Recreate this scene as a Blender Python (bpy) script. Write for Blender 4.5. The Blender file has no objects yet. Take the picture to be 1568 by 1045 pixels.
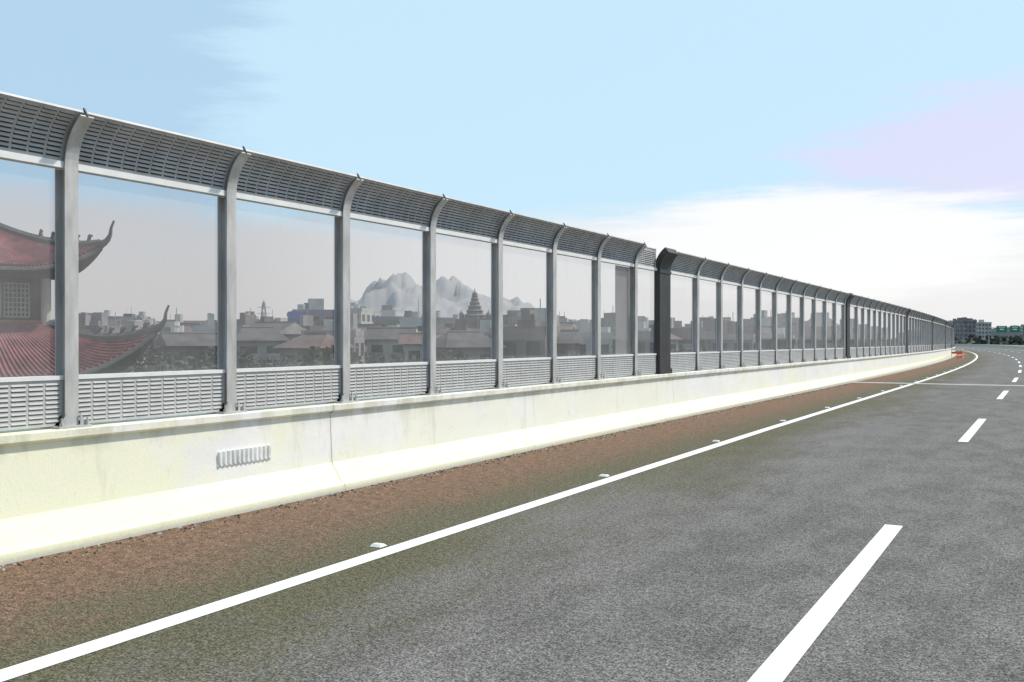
import bpy, math, random
from mathutils import Vector, noise as mnoise
random.seed(7)
rad = math.radians
scene = bpy.context.scene

# ------------------------------------------------------------------ site frame
H = 1.88
TH = rad(28.89)
FWD = (-math.sin(TH), math.cos(TH)); RGT = (math.cos(TH), math.sin(TH))
def site(t, depth):
    """plan position of a thing 'depth' metres out and t*depth to the side (camera axes; t mostly read off image pixel columns)"""
    return (FWD[0]*depth + RGT[0]*t*depth, FWD[1]*depth + RGT[1]*t*depth)
R0, S0 = 1500.0, 45.0
def P(s, l, z):
    """road frame -> world. straight to S0 then a gentle left-hand curve, slight down grade"""
    zz = z - 0.003*max(0.0, s-20)
    if s <= S0: return (l, s, zz)
    a = (s-S0)/R0
    return (-R0*(1-math.cos(a)) + l*math.cos(a), S0 + R0*math.sin(a) + l*math.sin(a), zz)

# ------------------------------------------------------------------ materials
def newmat(name):
    m = bpy.data.materials.new(name); m.use_nodes = True
    nt = m.node_tree; b = nt.nodes["Principled BSDF"]
    return m, nt, b
def N(nt, typ, **kw):
    n = nt.nodes.new(typ)
    for k, v in kw.items():
        if k.startswith('_'): setattr(n, k[1:], v)
        else: n.inputs[k].default_value = v
    return n
def L(nt, a, b): nt.links.new(a, b)
def simple(name, col, rough=.7, metal=0., var=.15, scale=3., bump=0., bscale=30., stretch=(1, 1, 1)):
    m, nt, b = newmat(name)
    tc = N(nt, 'ShaderNodeTexCoord')
    mp = N(nt, 'ShaderNodeMapping'); mp.inputs['Scale'].default_value = stretch
    L(nt, tc.outputs['Object'], mp.inputs['Vector'])
    no = N(nt, 'ShaderNodeTexNoise', Scale=scale, Detail=4., Roughness=.65)
    L(nt, mp.outputs[0], no.inputs['Vector'])
    mx = N(nt, 'ShaderNodeMix', _data_type='RGBA')
    mx.inputs[6].default_value = (*[c*(1-var) for c in col], 1)
    mx.inputs[7].default_value = (*[min(1, c*(1+var)) for c in col], 1)
    mr = N(nt, 'ShaderNodeMapRange'); mr.inputs[1].default_value = .35; mr.inputs[2].default_value = .65
    L(nt, no.outputs['Fac'], mr.inputs[0]); L(nt, mr.outputs[0], mx.inputs[0])
    L(nt, mx.outputs[2], b.inputs['Base Color'])
    b.inputs['Roughness'].default_value = rough; b.inputs['Metallic'].default_value = metal
    return m

def mapr(nt, src, a, b, c=0., d=1.):
    m = N(nt, 'ShaderNodeMapRange', _interpolation_type='SMOOTHSTEP')
    for i, v in enumerate((a, b, c, d)): m.inputs[i+1].default_value = v
    L(nt, src, m.inputs[0]); return m.outputs[0]
def mixc(nt, fac, a, b, bt='MIX'):
    m = N(nt, 'ShaderNodeMix', _data_type='RGBA', _blend_type=bt)
    for sock, v in ((m.inputs[0], fac), (m.inputs[6], a), (m.inputs[7], b)):
        if hasattr(v, 'is_linked'): L(nt, v, sock)
        elif isinstance(v, tuple): sock.default_value = (*v, 1)
        else: sock.default_value = v
    return m.outputs[2]
def mth(nt, op, a, b=0.):
    m = N(nt, 'ShaderNodeMath', _operation=op)
    for i, v in enumerate((a, b)):
        if hasattr(v, 'is_linked'): L(nt, v, m.inputs[i])
        else: m.inputs[i].default_value = v
    return m.outputs[0]
def noise(nt, vec, scale, detail=5., rough=.6, sc=(1, 1, 1)):
    mp = N(nt, 'ShaderNodeMapping'); mp.inputs['Scale'].default_value = sc
    L(nt, vec, mp.inputs['Vector'])
    n = N(nt, 'ShaderNodeTexNoise', Scale=scale, Detail=detail, Roughness=rough)
    L(nt, mp.outputs[0], n.inputs['Vector']); return n.outputs['Fac']

# asphalt: UV = (lateral, station) in metres
def asphalt():
    m, nt, b = newmat('asphalt')
    uv = N(nt, 'ShaderNodeUVMap', _uv_map='road'); v = uv.outputs[0]
    sx = N(nt, 'ShaderNodeSeparateXYZ'); L(nt, v, sx.inputs[0])
    lat = sx.outputs[0]
    big = noise(nt, v, .5, 6, .65, (1, .35, 1))
    patch = noise(nt, v, 1.6, 7, .75, (1.3, .6, 1))
    blot = noise(nt, v, 3.5, 6, .8, (1.2, .7, 1))
    base = mixc(nt, mapr(nt, patch, .38, .62), (.130, .121, .113), (.180, .168, .158))
    base = mixc(nt, mapr(nt, big, .45, .62, 0, .5), base, (.198, .185, .174))
    base = mixc(nt, mapr(nt, blot, .50, .64, 0, .35), base, (.108, .101, .096))
    w1 = mth(nt, 'ABSOLUTE', mth(nt, 'ADD', lat, 3.25))
    w1 = mth(nt, 'ABSOLUTE', mth(nt, 'SUBTRACT', w1, .85))
    base = mixc(nt, mapr(nt, w1, 0, .45, .18, 0), base, (.112, .105, .100))
    # olive shade near the edge line
    ol = mth(nt, 'ADD', lat, mth(nt, 'MULTIPLY', mth(nt, 'SUBTRACT', big, .5), 5.5))
    ol = mth(nt, 'ADD', ol, mth(nt, 'MULTIPLY', mth(nt, 'SUBTRACT', blot, .5), 3.))
    base = mixc(nt, mapr(nt, ol, -5.4, -3.0, .85, 0), base, (.112, .101, .056))
    # red-brown dust against the wall
    br = mth(nt, 'ADD', lat, mth(nt, 'MULTIPLY', mth(nt, 'SUBTRACT', patch, .5), 2.4))
    br = mth(nt, 'ADD', br, mth(nt, 'MULTIPLY', mth(nt, 'SUBTRACT', big, .5), 1.4))
    brown = mixc(nt, mapr(nt, noise(nt, v, 7, 6, .85), .38, .62), (.135, .088, .056), (.250, .150, .108))
    base = mixc(nt, mapr(nt, br, -6.7, -5.3, .9, 0), base, brown)
    # aggregate speckle
    fine = noise(nt, v, 60, 3, .9)
    mid = noise(nt, v, 20, 5, .85)
    base = mixc(nt, 1., base, mixc(nt, mapr(nt, fine, .40, .60), (.30, .30, .30), (1.65, 1.65, 1.65)), 'MULTIPLY')
    base = mixc(nt, 1., base, mixc(nt, mapr(nt, mid, .38, .60), (.60, .60, .60), (1.30, 1.30, 1.30)), 'MULTIPLY')
    L(nt, base, b.inputs['Base Color'])
    b.inputs['Roughness'].default_value = .92; b.inputs['Specular IOR Level'].default_value = .15
    bp = N(nt, 'ShaderNodeBump', Strength=.7, Distance=.008)
    L(nt, fine, bp.inputs['Height']); L(nt, bp.outputs[0], b.inputs['Normal'])
    return m

def paint():
    m, nt, b = newmat('road_paint')
    uv = N(nt, 'ShaderNodeUVMap', _uv_map='road'); v = uv.outputs[0]
    f = noise(nt, v, 40, 4, .8); g = noise(nt, v, 3, 5, .6)
    c = mixc(nt, mapr(nt, f, .30, .50), (.50, .50, .48), (.86, .85, .83))
    c = mixc(nt, mapr(nt, g, .5, .75, 0, .3), c, (.60, .59, .56))
    L(nt, c, b.inputs['Base Color']); b.inputs['Roughness'].default_value = .6
    return m

def concrete():
    m, nt, b = newmat('barrier_concrete')
    tc = N(nt, 'ShaderNodeTexCoord'); ob = tc.outputs['Object']
    sx = N(nt, 'ShaderNodeSeparateXYZ'); L(nt, ob, sx.inputs[0])
    blot = noise(nt, ob, .7, 6, .65, (1, 1, 2)); st = noise(nt, ob, 3.2, 5, .7, (1, 1, .22)); fine = noise(nt, ob, 30, 4, .7)
    c = mixc(nt, mapr(nt, blot, .35, .65), (.80, .78, .755), (.86, .84, .815))
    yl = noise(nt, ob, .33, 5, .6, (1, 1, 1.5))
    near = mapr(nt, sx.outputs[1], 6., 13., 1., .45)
    c = mixc(nt, mth(nt, 'MULTIPLY', near, mapr(nt, yl, .44, .56, 0, .8)), c, (.85, .83, .60))  # pale yellow of overexposed light painted in patches, stronger at the near end
    c = mixc(nt, mapr(nt, sx.outputs[2], .15, .48, .85, 0), c, (.87, .86, .59))  # overexposed glare on the sloping toe painted as bright yellow
    # darker damp streaks and patches
    c = mixc(nt, mapr(nt, st, .56, .72, 0, .38), c, (.56, .54, .42))
    c = mixc(nt, mapr(nt, noise(nt, ob, 5, 6, .8), .60, .68, 0, .3), c, (.58, .57, .50))
    c = mixc(nt, mapr(nt, noise(nt, ob, .9, 7, .7), .60, .66, 0, .3), c, (.62, .60, .48))
    c = mixc(nt, mapr(nt, fine, .6, .75, 0, .25), c, (.5, .5, .46))
    # shadow of the coping painted into the colour below it, in streaks
    c = mixc(nt, mth(nt, 'MULTIPLY', mapr(nt, sx.outputs[2], .76, .96, 0, .45), mapr(nt, st, .42, .6)), c, (.52, .51, .38))
    # greyer low down on the kerb
    c = mixc(nt, mapr(nt, mth(nt, 'ADD', sx.outputs[2], mth(nt, 'MULTIPLY', fine, .06)), .03, .12, .8, 0), c, (.42, .40, .37))
    L(nt, c, b.inputs['Base Color']); b.inputs['Roughness'].default_value = .85
    bp = N(nt, 'ShaderNodeBump', Strength=.3, Distance=.01)
    L(nt, fine, bp.inputs['Height']); L(nt, bp.outputs[0], b.inputs['Normal'])
    return m

def glass():
    m, nt, b = newmat('acrylic_pane')
    nt.nodes.remove(b); out = nt.nodes['Material Output']
    tr = N(nt, 'ShaderNodeBsdfTransparent'); tr.inputs[0].default_value = (.90, .893, .90, 1)
    gl = N(nt, 'ShaderNodeBsdfGlossy', Roughness=.02); gl.inputs[0].default_value = (.9, .9, .9, 1)
    df = N(nt, 'ShaderNodeBsdfDiffuse'); df.inputs[0].default_value = (.64, .63, .62, 1)
    lw = N(nt, 'ShaderNodeLayerWeight', Blend=.5)
    fr = mth(nt, 'ADD', mth(nt, 'MULTIPLY', mth(nt, 'POWER', lw.outputs['Facing'], 5.), .5), .06)
    m1 = N(nt, 'ShaderNodeMixShader'); L(nt, fr, m1.inputs[0]); L(nt, tr.outputs[0], m1.inputs[1]); L(nt, gl.outputs[0], m1.inputs[2])
    tc = N(nt, 'ShaderNodeTexCoord')
    d = mapr(nt, noise(nt, tc.outputs['Object'], 1.5, 4, .7, (1, 1, .5)), .4, .7, .13, .18)
    m2 = N(nt, 'ShaderNodeMixShader'); L(nt, d, m2.inputs[0]); L(nt, m1.outputs[0], m2.inputs[1]); L(nt, df.outputs[0], m2.inputs[2])
    L(nt, m2.outputs[0], out.inputs[0]); return m

M = {}
M['asphalt'] = asphalt(); M['paint'] = paint(); M['conc'] = concrete(); M['glass'] = glass()
M['steel'] = simple('galvanised_steel', (.50, .485, .47), .55, .1, .18, 6., stretch=(1, 1, .3))
M['panel'] = simple('aluminium_louvre', (.50, .49, .48), .55, .1, .08, 5.)
M['ptop'] = simple('aluminium_louvre_canopy', (.42, .41, .405), .5, .15, .14, 3.)  # darker copy of the louvre aluminium, underside shade put into the colour
M['frame'] = simple('aluminium_frame', (.82, .81, .79), .45, .1, .05, 5.)
M['slot'] = simple('louvre_opening', (.12, .12, .12), .9)  # dark faces painting the shade inside the slots
M['slott'] = simple('louvre_opening_canopy', (.045, .045, .05), .9)  # slot shade painted darker still for the canopy
M['dark'] = simple('dark_steel_box', (.050, .049, .05), .6, .2, .2, 2.)
M['tint'] = simple('grey_rear_panel', (.26, .26, .27), .5, .0, .06, 2.)  # plain grey panel standing behind one pane
M['joint'] = simple('joint_rubber', (.08, .08, .08), .9)
M['jointc'] = simple('joint_concrete', (.45, .45, .44), .9)
M['stud'] = simple('stud_plastic', (.8, .8, .76), .35)
M['deck'] = simple('deck_concrete', (.3, .3, .29), .9)
M['ground'] = simple('ground_soil', (.10, .10, .075), .95, 0, .35, .03)
M['orange'] = simple('cone_orange', (.75, .13, .03), .5)
M['white'] = simple('white_plastic', (.8, .8, .8), .5)
M['green'] = simple('sign_green', (.02, .20, .12), .5)
M['redtile'] = simple('red_roof_tile', (.23, .07, .075), .7, 0, .3, 2.)
M['ridge'] = simple('grey_ridge_tile', (.085, .08, .08), .8, 0, .25, 3.)
M['timber'] = simple('dark_timber', (.045, .028, .022), .8, 0, .3, 3.)
M['ochre'] = simple('ochre_board', (.26, .12, .045), .8, 0, .3, 1.)
M['cream'] = simple('cream_plaster', (.50, .45, .38), .8, 0, .1, 2.)
M['lattice'] = simple('lattice_wood', (.33, .31, .28), .8)
M['haze'] = simple('far_hill', (.315, .31, .315), 1., 0, .03, .004)  # aerial haze mixed into the hill colour
M['pylon'] = simple('pylon_steel', (.30, .31, .32), .7)
M['stupa'] = simple('stupa_stone', (.16, .155, .16), .9, 0, .2, .3)
M['win'] = simple('window_glass', (.05, .055, .06), .3)
M['winh'] = simple('window_glass_hazy', (.10, .102, .105), .5)  # paler window copy, distance haze put into the colour
M['wall0'] = simple('grey_render', (.25, .24, .235), .9, 0, .25, .3)
M['wall1'] = simple('white_tile_wall', (.44, .43, .41), .9, 0, .15, .3)
M['wall2'] = simple('brown_render', (.20, .165, .15), .9, 0, .25, .3)
M['wall3'] = simple('blue_cladding', (.13, .16, .38), .8, 0, .1, .3)
M['wall4'] = simple('mauve_render', (.27, .235, .26), .9, 0, .15, .3)
M['wall5'] = simple('dark_render', (.13, .12, .12), .9, 0, .25, .3)
M['roofd'] = simple('dark_tile_roof', (.085, .08, .08), .9, 0, .3, .6)
M['roofr'] = simple('red_brown_roof', (.14, .092, .085), .9, 0, .3, .6)
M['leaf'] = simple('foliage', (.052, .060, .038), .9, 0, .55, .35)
M['leafd'] = simple('foliage_hazy', (.090, .095, .078), .9, 0, .35, .2)  # paler leaf copy, distance haze put into the colour
M['bark'] = simple('bark', (.07, .055, .045), .95)
M['farc'] = simple('hazy_building', (.27, .265, .27), .95, 0, .15, .01)  # far blocks with the haze painted into their base colour

# ------------------------------------------------------------------ mesh builder
class MB:
    def __init__(s): s.v = []; s.f = []; s.m = []; s.uv = []; s.mats = []; s.hasuv = False
    def mi(s, k):
        if k not in s.mats: s.mats.append(k)
        return s.mats.index(k)
    def face(s, pts, k, uv=None):
        i = len(s.v); s.v += [tuple(p) for p in pts]
        s.f.append(tuple(range(i, i+len(pts)))); s.m.append(s.mi(k)); s.uv.append(uv or [(0, 0)]*len(pts))
        if uv: s.hasuv = True
    def hexa(s, b, t, k):
        s.face([b[3], b[2], b[1], b[0]], k); s.face(t, k)
        for i in range(4):
            j = (i+1) % 4; s.face([b[i], b[j], t[j], t[i]], k)
    def box(s, c, d, k, rot=0., taper=1.):
        cx, cy, cz = c; hx, hy, hz = d[0]/2, d[1]/2, d[2]/2
        ca, sa = math.cos(rot), math.sin(rot)
        def q(x, y, z): return (cx+x*ca-y*sa, cy+x*sa+y*ca, cz+z)
        b = [q(-hx, -hy, -hz), q(hx, -hy, -hz), q(hx, hy, -hz), q(-hx, hy, -hz)]
        t = [q(-hx*taper, -hy*taper, hz), q(hx*taper, -hy*taper, hz), q(hx*taper, hy*taper, hz), q(-hx*taper, hy*taper, hz)]
        s.hexa(b, t, k)
    def rbox(s, s0, s1, l0, l1, z0, z1, k):
        b = [P(s0, l0, z0), P(s0, l1, z0), P(s1, l1, z0), P(s1, l0, z0)]
        t = [P(s0, l0, z1), P(s0, l1, z1), P(s1, l1, z1), P(s1, l0, z1)]
        s.hexa(b, t, k)
    def strip(s, prof, stations, k, caps=False):
        for a, b in zip(stations[:-1], stations[1:]):
            for (l0, z0), (l1, z1) in zip(prof[:-1], prof[1:]):
                s.face([P(a, l0, z0), P(a, l1, z1), P(b, l1, z1), P(b, l0, z0)], k,
                       [(l0, a), (l1, a), (l1, b), (l0, b)])
    def slab(s, A, B, s0, s1, k):
        n = len(A)
        for i in range(n-1):
            a0, a1, b0, b1 = A[i], A[i+1], B[i], B[i+1]
            s.face([P(s0, *a0), P(s0, *b0), P(s0, *b1), P(s0, *a1)], k)
            s.face([P(s1, *a0), P(s1, *a1), P(s1, *b1), P(s1, *b0)], k)
            s.face([P(s0, *a0), P(s0, *a1), P(s1, *a1), P(s1, *a0)], k)
            s.face([P(s0, *b0), P(s1, *b0), P(s1, *b1), P(s0, *b1)], k)
        s.face([P(s0, *A[0]), P(s1, *A[0]), P(s1, *B[0]), P(s0, *B[0])], k)
        s.face([P(s0, *A[-1]), P(s0, *B[-1]), P(s1, *B[-1]), P(s1, *A[-1])], k)
    def tube(s, p, q, r0, r1, k, n=6):
        p, q = Vector(p), Vector(q); d = (q-p).normalized()
        u = d.orthogonal().normalized(); w = d.cross(u)
        A = [p+(u*math.cos(2*math.pi*i/n)+w*math.sin(2*math.pi*i/n))*r0 for i in range(n)]
        B = [q+(u*math.cos(2*math.pi*i/n)+w*math.sin(2*math.pi*i/n))*r1 for i in range(n)]
        for i in range(n):
            j = (i+1) % n; s.face([A[i], A[j], B[j], B[i]], k)
        s.face(B, k)
    def obj(s, name, parent=None, smooth=False):
        me = bpy.data.meshes.new(name); me.from_pydata(s.v, [], s.f)
        for k in s.mats: me.materials.append(M[k])
        me.polygons.foreach_set('material_index', s.m)
        if s.hasuv:
            ul = me.uv_layers.new(name='road'); flat = []
            for u in s.uv:
                for a in u: flat += [a[0], a[1]]
            ul.data.foreach_set('uv', flat)
        me.update()
        o = bpy.data.objects.new(name, me); scene.collection.objects.link(o)
        if parent: o.parent = parent
        return o
def empty(name):
    o = bpy.data.objects.new(name, None); scene.collection.objects.link(o); return o

# ------------------------------------------------------------------ ground, road
g = MB(); G = 9000
g.face([(-G, -G, -8), (G, -G, -8), (G, G, -8), (-G, G, -8)], 'ground'); g.obj('ground')

st = [-40, -20, 0, 10, 20, 30, 40, 45]+[45+5*i for i in range(1, 130)]
rd = MB(); rd.strip([(-8.3, 0), (9.6, 0)], st, 'asphalt'); road = rd.obj('road')
dk = MB(); dk.strip([(-8.3, -.004), (-8.3, -.6), (-6.5, -.7), (-5, -2.2), (6.3, -2.2), (7.8, -.7), (9.6, -.6), (9.6, -.004)], st, 'deck')
for s_ in range(-30, 600, 30):
    for l_ in (-3.5, 4.5):
        x, y, z = P(s_, l_, 0); dk.tube((x, y, -8), (x, y, -2.2+z), .8, .8, 'deck', 12)
dk.obj('viaduct_deck')

mk = MB(); zp = .004
def band(l, w, a, b):
    n = max(1, int((b-a)/5)); ss = [a+(b-a)*i/n for i in range(n+1)]
    mk.strip([(l-w/2, zp), (l+w/2, zp)], ss, 'paint')
band(-5.1, .19, -40, 600); band(6.2, .19, -40, 600)
for k in range(-3, 36):
    a = 4.4+15*k; band(-1.354, .17, a, a+6); band(2.42, .17, a, a+6)
mk.obj('lane_marking', road)
ej = MB(); ej.strip([(-7.6, .008), (9, .008)], [45.2, 45.27], 'joint'); ej.strip([(-7.6, .008), (9, .008)], [44.8, 45.19], 'jointc')
ej.strip([(-7.6, .008), (9, .008)], [45.28, 45.7], 'jointc')
ej.obj('expansion_joint', road)

stp = empty('road_stud')
sm = MB()
for k in range(-1, 40):
    s_ = 7.1+5.1*k; l_ = -5.30
    b = [P(s_-.05, l_-.06, .004), P(s_-.05, l_+.06, .004), P(s_+.06, l_+.06, .004), P(s_+.06, l_-.06, .004)]
    t = [P(s_-.025, l_-.045, .026), P(s_-.025, l_+.045, .026), P(s_+.03, l_+.045, .026), P(s_+.03, l_-.045, .026)]
    sm.hexa(b, t, 'stud')
sm.obj('studs', stp)

# loose grit swept against the wall foot
gr = MB(); rg = random.Random(3)
for _ in range(1500):
    s_ = rg.uniform(1, 45); l_ = -7.58+abs(rg.gauss(0, .16)); r_ = rg.uniform(.004, .014)
    x, y, z = P(s_, l_, .001); a = rg.uniform(0, 3)
    gr.box((x, y, z+r_*.5), (r_*2, r_*1.6, r_), 'bark' if rg.random() < .6 else 'jointc', a, .6)
gr.obj('gravel')

# ------------------------------------------------------------------ concrete barrier
FACE = -7.83
prof = [(-8.32, -.3), (-8.32, 1.06), (-7.785, 1.06), (-7.775, 1.05), (-7.775, .985), (-7.80, .965), (FACE, .955),
        (FACE+.03, .34), (FACE+.05, .30), (-7.64, .10), (-7.60, .085), (-7.59, .0)]
joints = [-13.5, -2, 9.5, 21, 33, 45.2]+[45.2+12*i for i in range(1, 45)]
cb = empty('concrete_barrier'); cm = MB(); cj = MB()
ends = [-38]+joints
for i in range(len(ends)-1):
    a, b = ends[i]+.004, ends[i+1]-.004
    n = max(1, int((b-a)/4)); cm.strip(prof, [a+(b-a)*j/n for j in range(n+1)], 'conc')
    inner = [(l-.012 if l > -8 else l+.012, z-.012 if z > .9 else z) for l, z in prof]
    cj.strip(inner, [ends[i+1]-.02, ends[i+1]+.02], 'jointc')
cm.obj('wall_face', cb); cj.obj('wall_joints', cb)
cb2 = empty('concrete_barrier'); c2 = MB()
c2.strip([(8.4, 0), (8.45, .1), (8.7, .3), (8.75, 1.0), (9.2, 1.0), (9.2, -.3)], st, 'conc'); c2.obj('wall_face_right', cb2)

# vent grille in the wall
vg = MB()
for i in range(12):
    s_ = 7.62+.068*i
    vg.rbox(s_, s_+.03, FACE-.005, FACE+.05, .52, .66, 'white')
vg.rbox(7.60, 8.42, FACE-.005, FACE+.035, .505, .520, 'white')
vg.obj('wall_vent_grille')

# ------------------------------------------------------------------ noise barrier
D0 = -7.95; RA = .62; ZC = 3.46; AMAX = rad(54)
def line(o, z0, z1=None, a1=AMAX, n=8):
    pts = []
    if z0 < ZC: pts.append((D0+o, z0))
    if z1 is not None: pts.append((D0+o, z1)); return pts
    for i in range(n+1):
        a = a1*i/n; pts.append((D0+RA-(RA-o)*math.cos(a), ZC+(RA-o)*math.sin(a)))
    return pts
nb = empty('noise_barrier')
posts, panels, frames, panes, slots, boxes, feet = MB(), MB(), MB(), MB(), MB(), MB(), MB()

def post(s):
    top = rad(54.2)
    posts.slab(line(.088, 1.08, a1=top), line(.076, 1.08, a1=top), s-.07, s+.07, 'steel')
    posts.slab(line(-.045, 1.08, 3.44), line(-.057, 1.08, 3.44), s-.07, s+.07, 'steel')
    posts.slab(line(.076, 1.08, 3.44), line(-.045, 1.08, 3.44), s-.006, s+.006, 'steel')
    posts.slab(line(.0755, 3.441, a1=top), line(.010, 3.441, a1=top), s-.010, s+.010, 'steel')
    posts.slab([(D0+RA-(RA-.085)*math.cos(x), ZC+(RA-.085)*math.sin(x)) for x in (top, top+.022)],
               [(D0+RA-(RA+.01)*math.cos(x), ZC+(RA+.01)*math.sin(x)) for x in (top, top+.022)], s-.008, s+.008, 'dark')
    if s > 90: return
    feet.rbox(s-.17, s+.17, D0-.14, D0+.145, 1.062, 1.080, 'steel')
    for sg in (-1, 1):
        for l_ in (.03, .10):
            a = s+sg*.071
            b_ = s+sg*.15
            p = [P(a, D0+l_, 1.08), P(b_, D0+l_, 1.08), P(a, D0+l_, 1.19)]
            q = [P(a, D0+l_+.01, 1.08), P(b_, D0+l_+.01, 1.08), P(a, D0+l_+.01, 1.19)]
            feet.face(p, 'steel'); feet.face(q[::-1], 'steel'); feet.face([p[1], q[1], q[2], p[2]], 'steel')
        x = P(s+sg*.135, D0+.125, 1.08); feet.tube(x, (x[0], x[1], x[2]+.03), .018, .018, 'steel', 6)
        feet.tube((x[0], x[1], x[2]+.03), (x[0], x[1], x[2]+.075), .009, .009, 'steel', 6)

def louvres(surf, vlen, s0, s1, fine=True, pm='panel', smt='slot', sh=.008, hd=.007):
    ncol = 11 if fine else 4
    pc = (s1-s0)/ncol
    rows = int(vlen/.042)
    for r in range(rows):
        v0 = (vlen-rows*.042)/2 + r*.042
        def q(s_, v, h):
            l, z, nl, nz = surf(v); return P(s_, l+nl*h, z+nz*h)
        for c in range(ncol):
            a = s0+pc*c+.012; b = s0+pc*(c+1)-.012
            slots.face([q(a, v0+sh, .0025), q(b, v0+sh, .0025), q(b, v0+.020, .0025), q(a, v0+.020, .0025)], smt)
            t0, t1, h0, h1 = q(a, v0+.037, .001), q(b, v0+.037, .001), q(a+.006, v0+.019, hd), q(b-.006, v0+.019, hd)
            panels.face([h0, h1, t1, t0], pm)
            if fine:
                panels.face([q(a, v0+.018, .001), h0, t0], pm); panels.face([h1, q(b, v0+.018, .001), t1], pm)
def surf_low(v): return (D0+.04, 1.10+v, 1., 0.)
A0 = math.radians(5)
def surf_top(v):
    a = A0+v/(RA-.04)
    return (D0+RA-(RA-.04)*math.cos(a), ZC+(RA-.04)*math.sin(a), math.cos(a), -math.sin(a))
def surf_topflat(v): return (D0+.04, 3.53+v, 1., 0.)

def bay(s0, s1, straight=False, glass_=True):
    a, b = s0+.012, s1-.012
    fine = s0 < 70
    panels.slab(line(.04, 1.082, 1.50), line(-.04, 1.082, 1.50), a, b, 'panel')
    if s0 < 130: louvres(surf_low, .38, a+.07, b-.07, fine)
    frames.slab(line(.055, 1.502, 1.54), line(-.04, 1.502, 1.54), a, b, 'frame')
    panes.face([P(a, D0, 1.539), P(b, D0, 1.539), P(b, D0, 3.441), P(a, D0, 3.441)], 'glass')
    frames.slab(line(.066, 3.44, 3.50), line(-.04, 3.44, 3.50), a, b, 'frame')
    if straight:
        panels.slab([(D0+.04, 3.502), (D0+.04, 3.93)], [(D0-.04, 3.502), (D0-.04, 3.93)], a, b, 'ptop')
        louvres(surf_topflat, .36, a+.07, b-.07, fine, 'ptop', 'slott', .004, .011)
        frames.slab([(D0+.05, 3.932), (D0+.05, 3.95)], [(D0-.05, 3.932), (D0-.05, 3.95)], a, b, 'frame')
    else:
        n = 8; A, B = [], []
        for i in range(n+1):
            al = A0*.75+(AMAX-A0*.75)*i/n
            A.append((D0+RA-(RA-.04)*math.cos(al), ZC+(RA-.04)*math.sin(al)))
            B.append((D0+RA-(RA-.012)*math.cos(al), ZC+(RA-.012)*math.sin(al)))
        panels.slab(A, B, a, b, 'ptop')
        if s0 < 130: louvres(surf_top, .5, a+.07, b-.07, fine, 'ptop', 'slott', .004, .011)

def darkbox(s):
    boxes.slab(line(.12, 1.064, a1=rad(54.3)), line(-.02, 1.064, a1=rad(54.3)), s-.36, s+.36, 'dark')
    boxes.slab(line(.15, 1.065, 1.18), line(.121, 1.065, 1.18), s-.40, s+.40, 'dark')
    boxes.slab(line(.135, 3.40, 3.47), line(.121, 3.40, 3.47), s-.38, s+.38, 'dark')

run = [5.87+2*k for k in range(-9, 8)]
for i, s_ in enumerate(run):
    post(s_)
    if i: bay(run[i-1], s_)
bay(19.87, 21.22, straight=True)
darkbox(21.6)
def section(a, b):
    n = int(round((b-a)/2.0)); ps = [a+(b-a)*i/n for i in range(n+1)]
    for i, s_ in enumerate(ps):
        if i: post(s_); bay(ps[i-1], s_)
section(22.1, 44.7); darkbox(45.4)
section(46.1, 67.2); darkbox(67.9)
c = 67.9
while c < 300:
    section(c+.7, c+19.7); c += 20.4; darkbox(c)
frames.slab(line(-.058, 1.546, 3.43), line(-.07, 1.546, 3.43), 19.05, 19.79, 'tint')
posts.obj('posts', nb); panels.obj('louvre_panels', nb); frames.obj('frames', nb); panes.obj('acrylic_panes', nb)
slots.obj('louvre_openings', nb); boxes.obj('joint_columns', nb); feet.obj('base_plates', nb)

# ------------------------------------------------------------------ cones & barricade
for s_, l_ in ((118, -6.9), (122, -6.75), (127, -6.6), (133, -6.7)):
    m = MB(); x, y, z = P(s_, l_, 0)
    m.box((x, y, z+.02), (.42, .42, .04), 'orange')
    for z0, z1, r0, r1, k in ((.04, .25, .15, .115, 'orange'), (.25, .38, .115, .092, 'white'), (.38, .50, .092, .07, 'orange'), (.50, .60, .07, .052, 'white'), (.60, .75, .052, .025, 'orange')):
        m.tube((x, y, z+z0), (x, y, z+z1), r0, r1, k, 12)
    m.obj('traffic_cone')
m = MB()
for dl in (0, 1.1):
    for dd in (-.3, .3):
        m.tube(P(112+dd, -7.4+dl, 0), P(112, -7.4+dl, 1.15), .03, .03, 'white', 6)
for z_, k in ((.55, 'orange'), (.9, 'white')):
    m.rbox(111.86, 111.9, -7.45, -6.25, z_, z_+.22, k)
m.obj('road_barricade')

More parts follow.
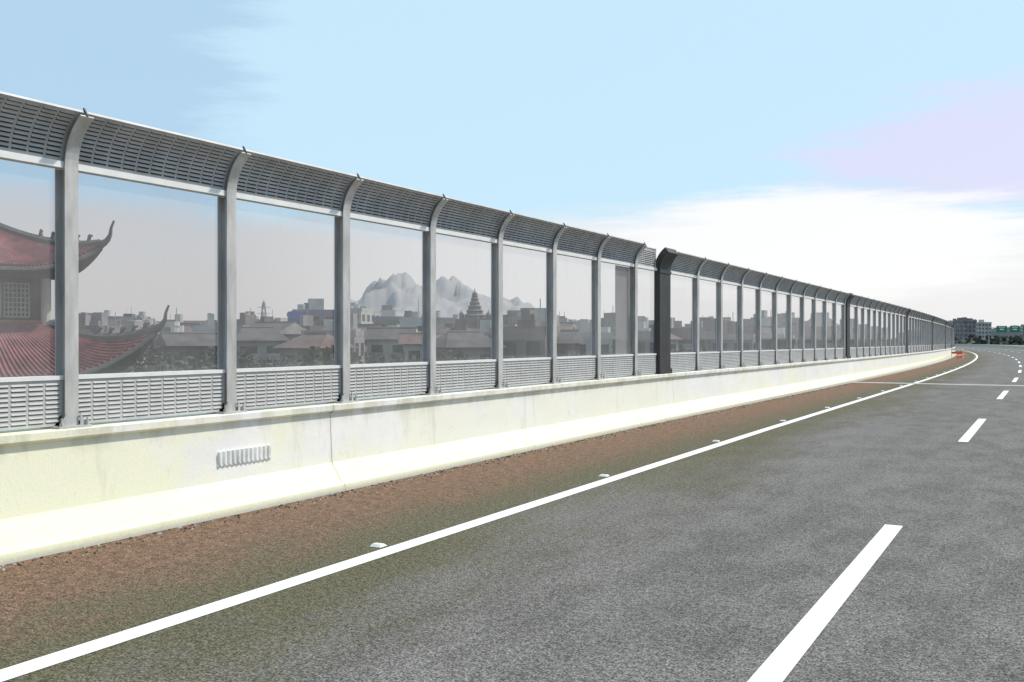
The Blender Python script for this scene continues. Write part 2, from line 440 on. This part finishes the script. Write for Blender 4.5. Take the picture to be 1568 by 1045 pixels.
# ------------------------------------------------------------------ temple pavilion
tm = empty('temple_pavilion')
TD = 40.0
tcx, tcy = site((-45-784)/1488., TD)
def tp(x, y, z): # local x = diagonal to the right corner
    return (tcx+RGT[0]*x+FWD[0]*y, tcy+RGT[1]*x+FWD[1]*y, z)
def roof(zt, zt_r, ze, re, lift, name):
    """square roof with corners on the local axes, concave slopes, up-swept corners"""
    m = MB(); n, k = 24, 10
    def pt(side, u, w):
        c0 = side*math.pi/2; c1 = c0+math.pi/2
        r = zt_r+(re-zt_r)*w
        q = (u+1)/2
        x = r*(math.cos(c0)*(1-q)+math.cos(c1)*q); y = r*(math.sin(c0)*(1-q)+math.sin(c1)*q)
        e = abs(u)**3.0
        f = 1-.08*w*(1-abs(u)**2)
        z = ze+(zt-ze)*(1-w)**1.3 + lift*e*w**1.7
        return (x*f, y*f, z)
    for side in range(4):
        for i in range(n):
            for j in range(k):
                a, b = -1+2*i/n, -1+2*(i+1)/n; c_, d = j/k, (j+1)/k
                q = [pt(side, a, c_), pt(side, b, c_), pt(side, b, d), pt(side, a, d)]
                m.face([tp(*p) for p in q], 'redtile')
                m.face([tp(p[0], p[1], p[2]-.22) for p in q[::-1]], 'timber')
        for i in range(1, 2*n):
            u = -1+i/n; prev = None
            for j in range(k+1):
                p = pt(side, u, j/k); p = tp(p[0], p[1], p[2]+.05)
                if prev: m.tube(prev, p, .07, .07, 'redtile', 5)
                prev = p
        prev = None
        for i in range(n+1):
            p = pt(side, -1+2*i/n, 1); p = tp(p[0], p[1], p[2]-.1)
            if prev: m.tube(prev, p, .11, .11, 'ridge', 6)
            prev = p
        prev = None
        for j in range(k+1):
            p = pt(side, -1, j/k); pw = tp(p[0], p[1], p[2]+.12)
            if prev: m.tube(prev, pw, .17, .17, 'ridge', 6)
            prev = pw
            if 5 <= j <= 9:
                m.tube(pw, tp(p[0]*1.01, p[1]*1.01, p[2]+.55), .13, .04, 'ridge', 5)
                m.tube(tp(p[0], p[1], p[2]+.42), tp(p[0]*1.035, p[1]*1.035, p[2]+.50), .08, .04, 'ridge', 5)
        p = pt(side, -1, 1); L_ = math.hypot(p[0], p[1])
        pr = (p[0], p[1], p[2]+.05); rr = .17
        for h, o_ in ((.2, .25), (.45, .40), (.75, .44), (1.05, .56)):
            q = (p[0]*(1+o_/L_), p[1]*(1+o_/L_), p[2]+h)
            m.tube(tp(*pr), tp(*q), rr, rr*.7, 'ridge', 6); pr = q; rr *= .7
    m.obj(name, tm)
roof(6.75, .4, 4.68, 5.35, 1.0, 'upper_roof')
roof(2.55, 2.9, .35, 7.6, 1.85, 'lower_roof')
b = MB()
def sq(r, z0, z1, k, m=b):
    pts = [(r, 0), (0, r), (-r, 0), (0, -r)]
    m.hexa([tp(x, y, z0) for x, y in pts], [tp(x, y, z1) for x, y in pts], k)
sq(3.0, 2.2, 4.9, 'timber'); sq(3.5, 4.35, 4.8, 'ridge'); sq(4.1, 4.62, 4.95, 'timber'); sq(3.15, 2.2, 2.62, 'ochre')
sq(5.9, -8, .45, 'timber'); sq(6.2, -.3, .15, 'ochre')
b.tube(tp(0, 0, 6.6), tp(0, 0, 7.5), .35, .12, 'ridge', 8)
for x, y in ((3.1, 0), (0, -3.1), (-3.1, 0), (0, 3.1)):
    b.tube(tp(x, y, 2.3), tp(x, y, 4.5), .2, .2, 'cream', 10)
for x, y in ((6, 0), (0, -6), (-6, 0), (0, 6)):
    b.tube(tp(x, y, -8), tp(x, y, .3), .3, .3, 'cream', 10)
for side in range(4):
    a0 = side*math.pi/2
    A = Vector((3.02*math.cos(a0), 3.02*math.sin(a0))); B = Vector((3.02*math.cos(a0+math.pi/2), 3.02*math.sin(a0+math.pi/2)))
    nrm = (A+B).normalized()*.05
    def wp(q, z, o=1.): c_ = A.lerp(B, q)+nrm*o; return tp(c_.x, c_.y, z)
    for q0, q1 in ((.14, .36), (.39, .61), (.64, .86)):
        for i in range(7):
            q = q0+(q1-q0)*i/6; b.tube(wp(q, 2.75), wp(q, 4.1), .035, .035, 'lattice', 4)
        for i in range(8):
            z = 2.75+1.35*i/7; b.tube(wp(q0, z), wp(q1, z), .035, .035, 'lattice', 4)
b.obj('timber_hall', tm)

# ------------------------------------------------------------------ buildings
WALLS = ['wall0', 'wall0', 'wall1', 'wall2', 'wall4', 'wall5', 'wall0']
def building(name, t, depth, w, d, ztop, wall='wall0', rot=None, pitched=False, ext=True, roofm='roofd'):
    m = MB(); x, y = site(t, depth); r = TH+(rot if rot is not None else random.uniform(-.5, .5))
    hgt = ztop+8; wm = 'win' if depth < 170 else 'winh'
    m.box((x, y, -8+hgt/2), (w, d, hgt), wall, r)
    ca, sa = math.cos(r), math.sin(r)
    def q(a, b_, z): return (x+a*ca-b_*sa, y+a*sa+b_*ca, z)
    fl = 3.0; nf = int(hgt/fl); nw = max(2, int(w/2.4)); nd = max(2, int(d/2.8))
    style = random.random()
    for f in range(nf):
        z0 = ztop-(f+1)*fl+.9; z1 = z0+1.45
        if z1 < -3: break
        for i in range(nw):
            c_ = -w/2+w*(i+.5)/nw; hw = w/nw*random.uniform(.26, .36)
            yy = -d/2
            m.face([q(c_-hw, yy-.03, z0), q(c_+hw, yy-.03, z0), q(c_+hw, yy-.03, z1), q(c_-hw, yy-.03, z1)], wm)
            if style < .5: m.box(q(c_, yy-.45, z0-.15), (hw*2.4, .9, .14), 'wall1', r); m.box(q(c_, yy-.86, z0+.25), (hw*2.4, .06, .7), 'wall0', r)
            else: m.box(q(c_, yy-.14, z0-.1), (hw*2.3, .28, .12), wall, r)
        for i in range(nd):
            c_ = -d/2+d*(i+.5)/nd; hw = d/nd*.28
            for sx in (-1, 1):
                xx = sx*(w/2+.03)
                m.face([q(xx, c_-hw, z0), q(xx, c_+hw, z0), q(xx, c_+hw, z1), q(xx, c_-hw, z1)], wm)
    if pitched:
        o = .5; rh = min(w, d)*.3
        e = [q(-w/2-o, -d/2-o, ztop+.01), q(w/2+o, -d/2-o, ztop+.01), q(w/2+o, d/2+o, ztop+.01), q(-w/2-o, d/2+o, ztop+.01)]
        ov = random.choice([0, 1.6])
        r0, r1 = q(-w/2-o+ov, 0, ztop+rh), q(w/2+o-ov, 0, ztop+rh)
        m.face([e[0], e[1], r1, r0], roofm); m.face([e[2], e[3], r0, r1], roofm); m.face([e[1], e[2], r1], wall if ov == 0 else roofm); m.face([e[3], e[0], r0], wall if ov == 0 else roofm); m.face(e[::-1], roofm)
        m.tube(r0, r1, .16, .16, 'wall5', 5)
    else:
        for (cx, cy, dx, dy) in ((0, -d/2+.1, w+.3, .25), (0, d/2-.1, w+.3, .25), (-w/2+.1, 0, .25, d-.3), (w/2-.1, 0, .25, d-.3)):
            m.box(q(cx, cy, ztop+.35), (dx, dy, .7), wall, r)
        if ext:
            for _ in range(random.randint(2, 4)):
                a, b_ = random.uniform(-.38, .38)*w, random.uniform(-.2, .3)*d
                hh = random.uniform(1.0, 3.0)
                if random.random() < .6: m.box(q(a, b_, ztop+hh/2), (random.uniform(.15, .4)*w, 3, hh), random.choice(WALLS), r)
                else:
                    p0 = q(a, b_, ztop); m.tube(p0, (p0[0], p0[1], ztop+hh*.8), .8, .8, 'wall1', 10)
            if random.random() < .5:
                p0 = q(random.uniform(-.3, .3)*w, 0, ztop); m.tube(p0, (p0[0], p0[1], ztop+4), .09, .05, 'pylon', 5)
    return m.obj(name)
T = lambda x: (x-784)/1488.  # image pixel column to sideways offset per metre of depth
def ZT(yy, depth): return H+(518.5-yy)/1488.*depth  # height that brings a top to image pixel row yy
building('apartment_block', T(480), 190, 8.0, 12, ZT(481, 190), 'wall4', 0.25)
building('blue_clad_block', T(453), 184, 2.8, 10, ZT(484, 184), 'wall3', 0.25, ext=False)
building('office_block', T(551), 210, 5.0, 12, ZT(478, 210), 'wall1', -.2)
building('shop_house', T(605), 170, 7, 12, ZT(492, 170), 'wall0', .1)
building('shop_house', T(632), 160, 4, 10, ZT(494, 160), 'wall1', .1)
building('apartment_block', T(160), 230, 10, 14, ZT(490, 230), 'wall0', .2)
building('apartment_block', T(200), 260, 8, 14, ZT(493, 260), 'wall2', .1)
building('white_house', T(315), 140, 3.2, 8, ZT(507, 140), 'wall1', .3)
building('shop_house', T(280), 190, 6, 10, ZT(500, 190), 'wall0', .3)
building('apartment_block', T(378), 240, 6, 12, ZT(505, 240), 'wall1', .1)
building('apartment_block', T(820), 220, 10, 14, ZT(490, 220), 'wall0', .2)
building('apartment_block', T(790), 260, 9, 12, ZT(487, 260), 'wall2', .2)
building('apartment_block', T(857), 200, 3.2, 10, ZT(493, 200), 'wall1', -.1, ext=False)
building('apartment_block', T(680), 240, 9, 14, ZT(494, 240), 'wall5', .2)
building('apartment_block', T(950), 250, 7, 12, ZT(500, 250), 'wall0', .2)
for x_, y_, w_, dp, k in ((710, 532, 5.5, 95, 'wall2'), (790, 522, 5, 110, 'wall5'), (600, 520, 5, 115, 'wall1'), (556, 512, 5, 140, 'wall2'), (484, 533, 5, 92, 'wall2'),
                          (648, 527, 4, 100, 'wall1'), (900, 520, 5, 120, 'wall0'), (232, 524, 5, 120, 'wall0'), (290, 530, 5, 105, 'wall5'), (395, 522, 6, 120, 'wall0'),
                          (1000, 520, 5, 130, 'wall1'), (740, 518, 6, 150, 'wall5'), (845, 526, 5, 105, 'wall5'), (440, 518, 6, 150, 'wall5'), (520, 526, 4, 110, 'wall1')):
    building('tile_roof_house', T(x_), dp, w_, w_*.9, ZT(y_, dp), k, random.uniform(-.6, .6), pitched=True, roofm=random.choice(['roofd', 'roofd', 'roofr']))
for i in range(130):
    near = i < 60
    dp = random.uniform(105, 200) if near else random.uniform(200, 420)
    t_ = -.47+.93*((i % 60)+random.random())/60.
    bx, by = site(t_, dp)
    if bx > -26-(max(0, by-45))**2/3000: continue
    yy = random.triangular(500, 528, 514) if near else random.triangular(488, 510, 499)
    building('town_house', t_, dp, random.uniform(3.2, 6.5)*(.6+dp/380), random.uniform(7, 12), ZT(yy, dp), random.choice(WALLS),
             pitched=(random.random() < .25), roofm=random.choice(['roofd', 'roofd', 'roofr']))
m = MB()
for i in range(300):
    dp = random.uniform(550, 1500); t_ = random.uniform(-.75, .56); x, y = site(t_, dp)
    if t_ > .3 and dp < 900: continue
    zt = ZT(random.triangular(497, 516, 509), dp); w_ = random.uniform(10, 32); hh = zt+8
    m.box((x, y, -8+hh/2), (w_, 15, hh), 'farc', TH+random.uniform(-.4, .4))
    m.box((x, y, zt+1.2), (w_*.35, 6, 2.4), 'farc', TH)
m.obj('distant_buildings')
building('apartment_block', T(1477), 700, 9, 14, ZT(491, 700), 'wall0', .1)
building('apartment_block', T(1500), 760, 11, 14, ZT(495, 760), 'wall1', .1)
building('apartment_block', T(1466), 820, 8, 14, ZT(492, 820), 'wall1', .1)

# stupa tower
m = MB(); x, y = site(T(727), 400)
def ring(cx, cy, z0, z1, r0, r1, n=8): m.tube((cx, cy, z0), (cx, cy, z1), r0, r1, 'stupa', n)
m.box((x, y, -8+9), (15, 12, 18), 'stupa', TH)
z = 9.8; r = 5.0
for i in range(6):
    hh = 2.0-.14*i
    ring(x, y, z, z+hh*.65, r*.92, r*.86); ring(x, y, z+hh*.65, z+hh*.78, r*.93, r*.96); ring(x, y, z+hh*.78, z+hh, r*.96, r*.80)
    z += hh; r *= .78
ring(x, y, z, z+.6, r*1.0, r*1.0, 10); ring(x, y, z+.6, z+1.6, r*1.1, .3, 10); ring(x, y, z+1.6, z+3.0, .25, .06)
for dx in (-5.6, 5.6):
    cx, cy = x+RGT[0]*dx, y+RGT[1]*dx
    ring(cx, cy, 9.8, 11.4, 1.2, 1.2); ring(cx, cy, 11.4, 12.6, 1.5, .5); ring(cx, cy, 12.6, 14, .3, .05)
m.obj('stupa_tower')

# lattice pylon
m = MB(); x, y = site(T(404), 420)
def pq(a, b_, z): return (x+RGT[0]*a+FWD[0]*b_, y+RGT[1]*a+FWD[1]*b_, z)
zt = ZT(459, 420)
lv = [(-8, 3.0), (-2, 2.3), (3, 1.7), (7, 1.3), (10.5, 1.0), (13.5, .75), (zt-1.2, .4)]
for (z0, w0), (z1, w1) in zip(lv[:-1], lv[1:]):
    cs = [(-1, -1), (1, -1), (1, 1), (-1, 1)]
    for i in range(4):
        a, b_ = cs[i], cs[(i+1) % 4]
        m.tube(pq(a[0]*w0, a[1]*w0, z0), pq(a[0]*w1, a[1]*w1, z1), .14, .14, 'pylon', 4)
        m.tube(pq(a[0]*w0, a[1]*w0, z0), pq(b_[0]*w1, b_[1]*w1, z1), .09, .09, 'pylon', 4)
        m.tube(pq(b_[0]*w0, b_[1]*w0, z0), pq(a[0]*w1, a[1]*w1, z1), .09, .09, 'pylon', 4)
        m.tube(pq(a[0]*w1, a[1]*w1, z1), pq(b_[0]*w1, b_[1]*w1, z1), .09, .09, 'pylon', 4)
for z_ in (9.5, 12.5, 15.2):
    for sg in (-1, 1):
        m.tube(pq(0, 0, z_+.7), pq(sg*2.9, 0, z_), .10, .06, 'pylon', 4); m.tube(pq(0, 0, z_), pq(sg*2.9, 0, z_), .10, .06, 'pylon', 4)
m.tube(pq(0, 0, zt-1.5), pq(0, 0, zt), .3, .1, 'pylon', 4)
m.obj('transmission_pylon')

# ------------------------------------------------------------------ hills (ridged height field)
NT_, ND = 420, 50
peaks = [(604, 88, 110, .45), (572, 52, 90, .58), (636, 62, 90, .62), (693, 82, 95, .5), (722, 58, 90, .40), (772, 60, 100, .60), (660, 52, 130, .72),
         (545, 38, 100, .5), (470, 26, 120, .6), (820, 38, 110, .45), (870, 26, 110, .6), (330, 16, 120, .5), (1000, 18, 150, .5)]
verts, faces = [], []
for j in range(ND+1):
    w = j/ND; dp = 2300+2200*w
    for i in range(NT_+1):
        xp = -150+1450*i/NT_; x, y = site(T(xp), dp)
        wx = 34*mnoise.fractal(Vector((x/330., y/330., 3.)), 1., 2., 5); ww = .08*mnoise.fractal(Vector((x/330., y/330., 9.)), 1., 2., 4)
        v = 0.
        for c_, p_, wd, wc in peaks:
            d_ = math.hypot((xp+wx-c_)/wd, (w+ww-wc)/.30)
            v += (p_*max(0, 1-d_*.72)**1.25)**3
        v = v**(1/3.)
        rg_ = 1-abs(mnoise.fractal(Vector((x/170., y/170., 0)), 1.0, 2.1, 6))
        v = v*(.62+.46*rg_)+6*rg_
        v *= min(1, math.sin(math.pi*w)*2.5)
        verts.append((x, y, -8.5+max(0, v)/1488*3500))
for j in range(ND):
    for i in range(NT_):
        a = j*(NT_+1)+i; faces.append((a, a+1, a+NT_+2, a+NT_+1))
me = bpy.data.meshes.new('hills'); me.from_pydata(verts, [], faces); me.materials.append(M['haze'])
me.polygons.foreach_set('use_smooth', [True]*len(faces)); me.update()
scene.collection.objects.link(bpy.data.objects.new('hills', me))

# ------------------------------------------------------------------ trees
def crown(m, x, y, zb, zt, r, n, leaf, k='leaf'):
    lobes = [(random.gauss(0, .45)*r, random.gauss(0, .45)*r, random.uniform(zb, zt), random.uniform(.35, .6)*r) for _ in range(8)]
    for _ in range(n):
        lx, ly, lz, lr = random.choice(lobes)
        v = Vector((random.gauss(0, 1), random.gauss(0, 1), random.gauss(0, .8))).normalized()*lr*random.uniform(.6, 1.0)
        c_ = Vector((x+lx, y+ly, min(lz, zt-lr*.6)))+v
        a = Vector((random.uniform(-1, 1), random.uniform(-1, 1), random.uniform(-.6, .6))).normalized()
        b_ = a.cross(Vector((random.uniform(-1, 1), random.uniform(-1, 1), random.uniform(-1, 1)))).normalized()
        s_ = leaf*random.uniform(.6, 1.3)
        m.face([c_-a*s_-b_*s_*.6, c_+a*s_*.5-b_*s_, c_+a*s_+b_*s_*.6, c_-a*s_*.5+b_*s_], k)
def tree(m, x, y, zt, r, n, leaf, k='leaf'):
    m.tube((x, y, -8), (x, y, zt-r*1.3), .28, .15, 'bark', 6)
    for i in range(4):
        a = random.uniform(0, 6.28); m.tube((x, y, zt-r*2.0), (x+math.cos(a)*r*.6, y+math.sin(a)*r*.6, zt-r*.9), .12, .05, 'bark', 5)
    crown(m, x, y, zt-r*2, zt-r*.3, r, n, leaf, k)
m = MB()
for i in range(170):
    dp = random.uniform(62, 150); t_ = random.uniform(-.50, .50)
    if t_ < -.36 and dp < 80: continue
    x, y = site(t_, dp)
    if x > -16: continue
    zt = ZT(random.uniform(524, 548), dp)
    tree(m, x, y, zt, random.uniform(1.6, 2.8), 260, .19)
m.obj('near_tree_belt')
m = MB()
for i in range(130):
    dp = random.uniform(150, 420); t_ = random.uniform(-.6, .52); x, y = site(t_, dp)
    if x > -18-(max(0, y-45))**2/3000: continue
    zt = ZT(random.uniform(506, 521), dp)
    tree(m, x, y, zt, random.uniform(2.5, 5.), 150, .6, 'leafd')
m.obj('distant_trees')
m = MB()
for i in range(120):
    dp = random.uniform(430, 680); t_ = random.uniform(.40, .60); x, y = site(t_, dp)
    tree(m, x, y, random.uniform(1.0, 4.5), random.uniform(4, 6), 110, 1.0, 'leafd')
m.obj('distant_trees')

# overhead sign gantry, far right
m = MB(); gx, gy = site(T(1552), 430)
def gq(a, z, o=0): return (gx+RGT[0]*a+FWD[0]*o, gy+RGT[1]*a+FWD[1]*o, z)
for a in (-11, 14): m.tube(gq(a, -8), gq(a, 7.4), .3, .25, 'pylon', 8)
for z_ in (5.2, 6.6): m.tube(gq(-11, z_), gq(14, z_), .16, .16, 'pylon', 6)
for i in range(12):
    a = -11+25*i/12; m.tube(gq(a, 5.2), gq(a+1, 6.6), .08, .08, 'pylon', 4); m.tube(gq(a+1, 6.6), gq(a+2.08, 5.2), .08, .08, 'pylon', 4)
for c_, w_ in ((-5.5, 4.6), (.3, 4.4), (6.5, 5)):
    m.box(gq(c_, 6.0, -.5), (w_, .15, 2.9), 'green', TH)
    m.box(gq(c_, 6.9, -.6), (w_*.6, .03, .35), 'white', TH); m.box(gq(c_, 5.9, -.6), (w_*.4, .03, .5), 'white', TH)
m.obj('overhead_sign_gantry')

# ------------------------------------------------------------------ sky, sun
SUN_EL, SUN_AZ = rad(52), rad(44)      # azimuth from road direction, towards the right
w = bpy.data.worlds.new("World"); scene.world = w; w.use_nodes = True
nt = w.node_tree; bg = nt.nodes['Background']
sky = N(nt, 'ShaderNodeTexSky', _sky_type='NISHITA', _sun_disc=False)
sky.sun_elevation = SUN_EL; sky.sun_rotation = SUN_AZ; sky.dust_density = 1.5; sky.air_density = 1.; sky.ozone_density = 1.5
tc = N(nt, 'ShaderNodeTexCoord'); dr = tc.outputs['Generated']
sx = N(nt, 'ShaderNodeSeparateXYZ'); L(nt, dr, sx.inputs[0]); el = sx.outputs[2]
def dotv(v):
    dt = N(nt, 'ShaderNodeVectorMath', _operation='DOT_PRODUCT'); L(nt, dr, dt.inputs[0]); dt.inputs[1].default_value = v
    return dt.outputs['Value']
dg = dotv((-.198, .975, .104))
side = dotv((.980, .199, 0))
ns = noise(nt, dr, 2.2, 8, .62, (1, 1, 7)); n2 = noise(nt, dr, 7, 7, .65, (1, 1, 9))
wn = mth(nt, 'SUBTRACT', ns, .5); wn2 = mth(nt, 'SUBTRACT', n2, .5)
K = 1/.12
deep = (.49*K, .71*K, .90*K); light = (.62*K, .87*K, 1.03*K); white = (1.04*K, 1.04*K, 1.04*K); lav = (.79*K, .78*K, 1.0*K)
v = mixc(nt, mapr(nt, mth(nt, 'ADD', dg, mth(nt, 'MULTIPLY', wn, .20)), .815, .855), deep, light)
# lavender thin cloud on the right
l1 = mth(nt, 'MULTIPLY', mth(nt, 'SUBTRACT', el, .170), 3.2)
l2 = mth(nt, 'SUBTRACT', side, .16)
lr_ = mth(nt, 'SQRT', mth(nt, 'ADD', mth(nt, 'MULTIPLY', l1, l1), mth(nt, 'MULTIPLY', l2, l2)))
lr_ = mth(nt, 'ADD', lr_, mth(nt, 'MULTIPLY', wn2, .30))
v = mixc(nt, mth(nt, 'MULTIPLY', mapr(nt, lr_, .10, .22, .9, 0), mapr(nt, dg, .3, .6)), v, lav)
# horizon haze
hz = mixc(nt, mapr(nt, dg, .80, .98), (.66*K, .655*K, .665*K), (.93*K, .93*K, .94*K))
ew = mth(nt, 'ADD', el, mth(nt, 'MULTIPLY', wn, .16))
v = mixc(nt, mapr(nt, ew, .085, .14, 1, 0), v, hz)
# bright hazy bank low ahead
e1 = mth(nt, 'MULTIPLY', mth(nt, 'SUBTRACT', el, .090), 3.8)
rr = mth(nt, 'SQRT', mth(nt, 'ADD', mth(nt, 'MULTIPLY', e1, e1), mth(nt, 'MULTIPLY', side, side)))
rr = mth(nt, 'ADD', rr, mth(nt, 'MULTIPLY', wn2, .25))
gl = mth(nt, 'MULTIPLY', mapr(nt, rr, .14, .25, 1, 0), mapr(nt, dg, .3, .6))
v = mixc(nt, gl, v, white)
col = mixc(nt, .9, sky.outputs[0], v)
L(nt, col, bg.inputs[0]); bg.inputs[1].default_value = .12

sd = bpy.data.lights.new('sun', 'SUN'); sd.energy = 4.0; sd.angle = rad(2.0); sd.color = (1, .94, .84)
so = bpy.data.objects.new('sun', sd); scene.collection.objects.link(so)
dirv = Vector((math.sin(SUN_AZ)*math.cos(SUN_EL), math.cos(SUN_AZ)*math.cos(SUN_EL), math.sin(SUN_EL)))
so.rotation_euler = dirv.to_track_quat('Z', 'Y').to_euler(); so.location = (20, 20, 40)

# ------------------------------------------------------------------ camera
cd = bpy.data.cameras.new('camera'); co = bpy.data.objects.new('camera', cd); scene.collection.objects.link(co)
cd.sensor_width = 36; cd.lens = 36*1488/1568.; cd.clip_end = 20000; cd.clip_start = .05
co.location = (0, 0, H); co.rotation_euler = (rad(90-.15), 0, TH)
scene.camera = co
scene.view_settings.view_transform = 'Standard'; scene.view_settings.look = 'None'; scene.view_settings.exposure = 0
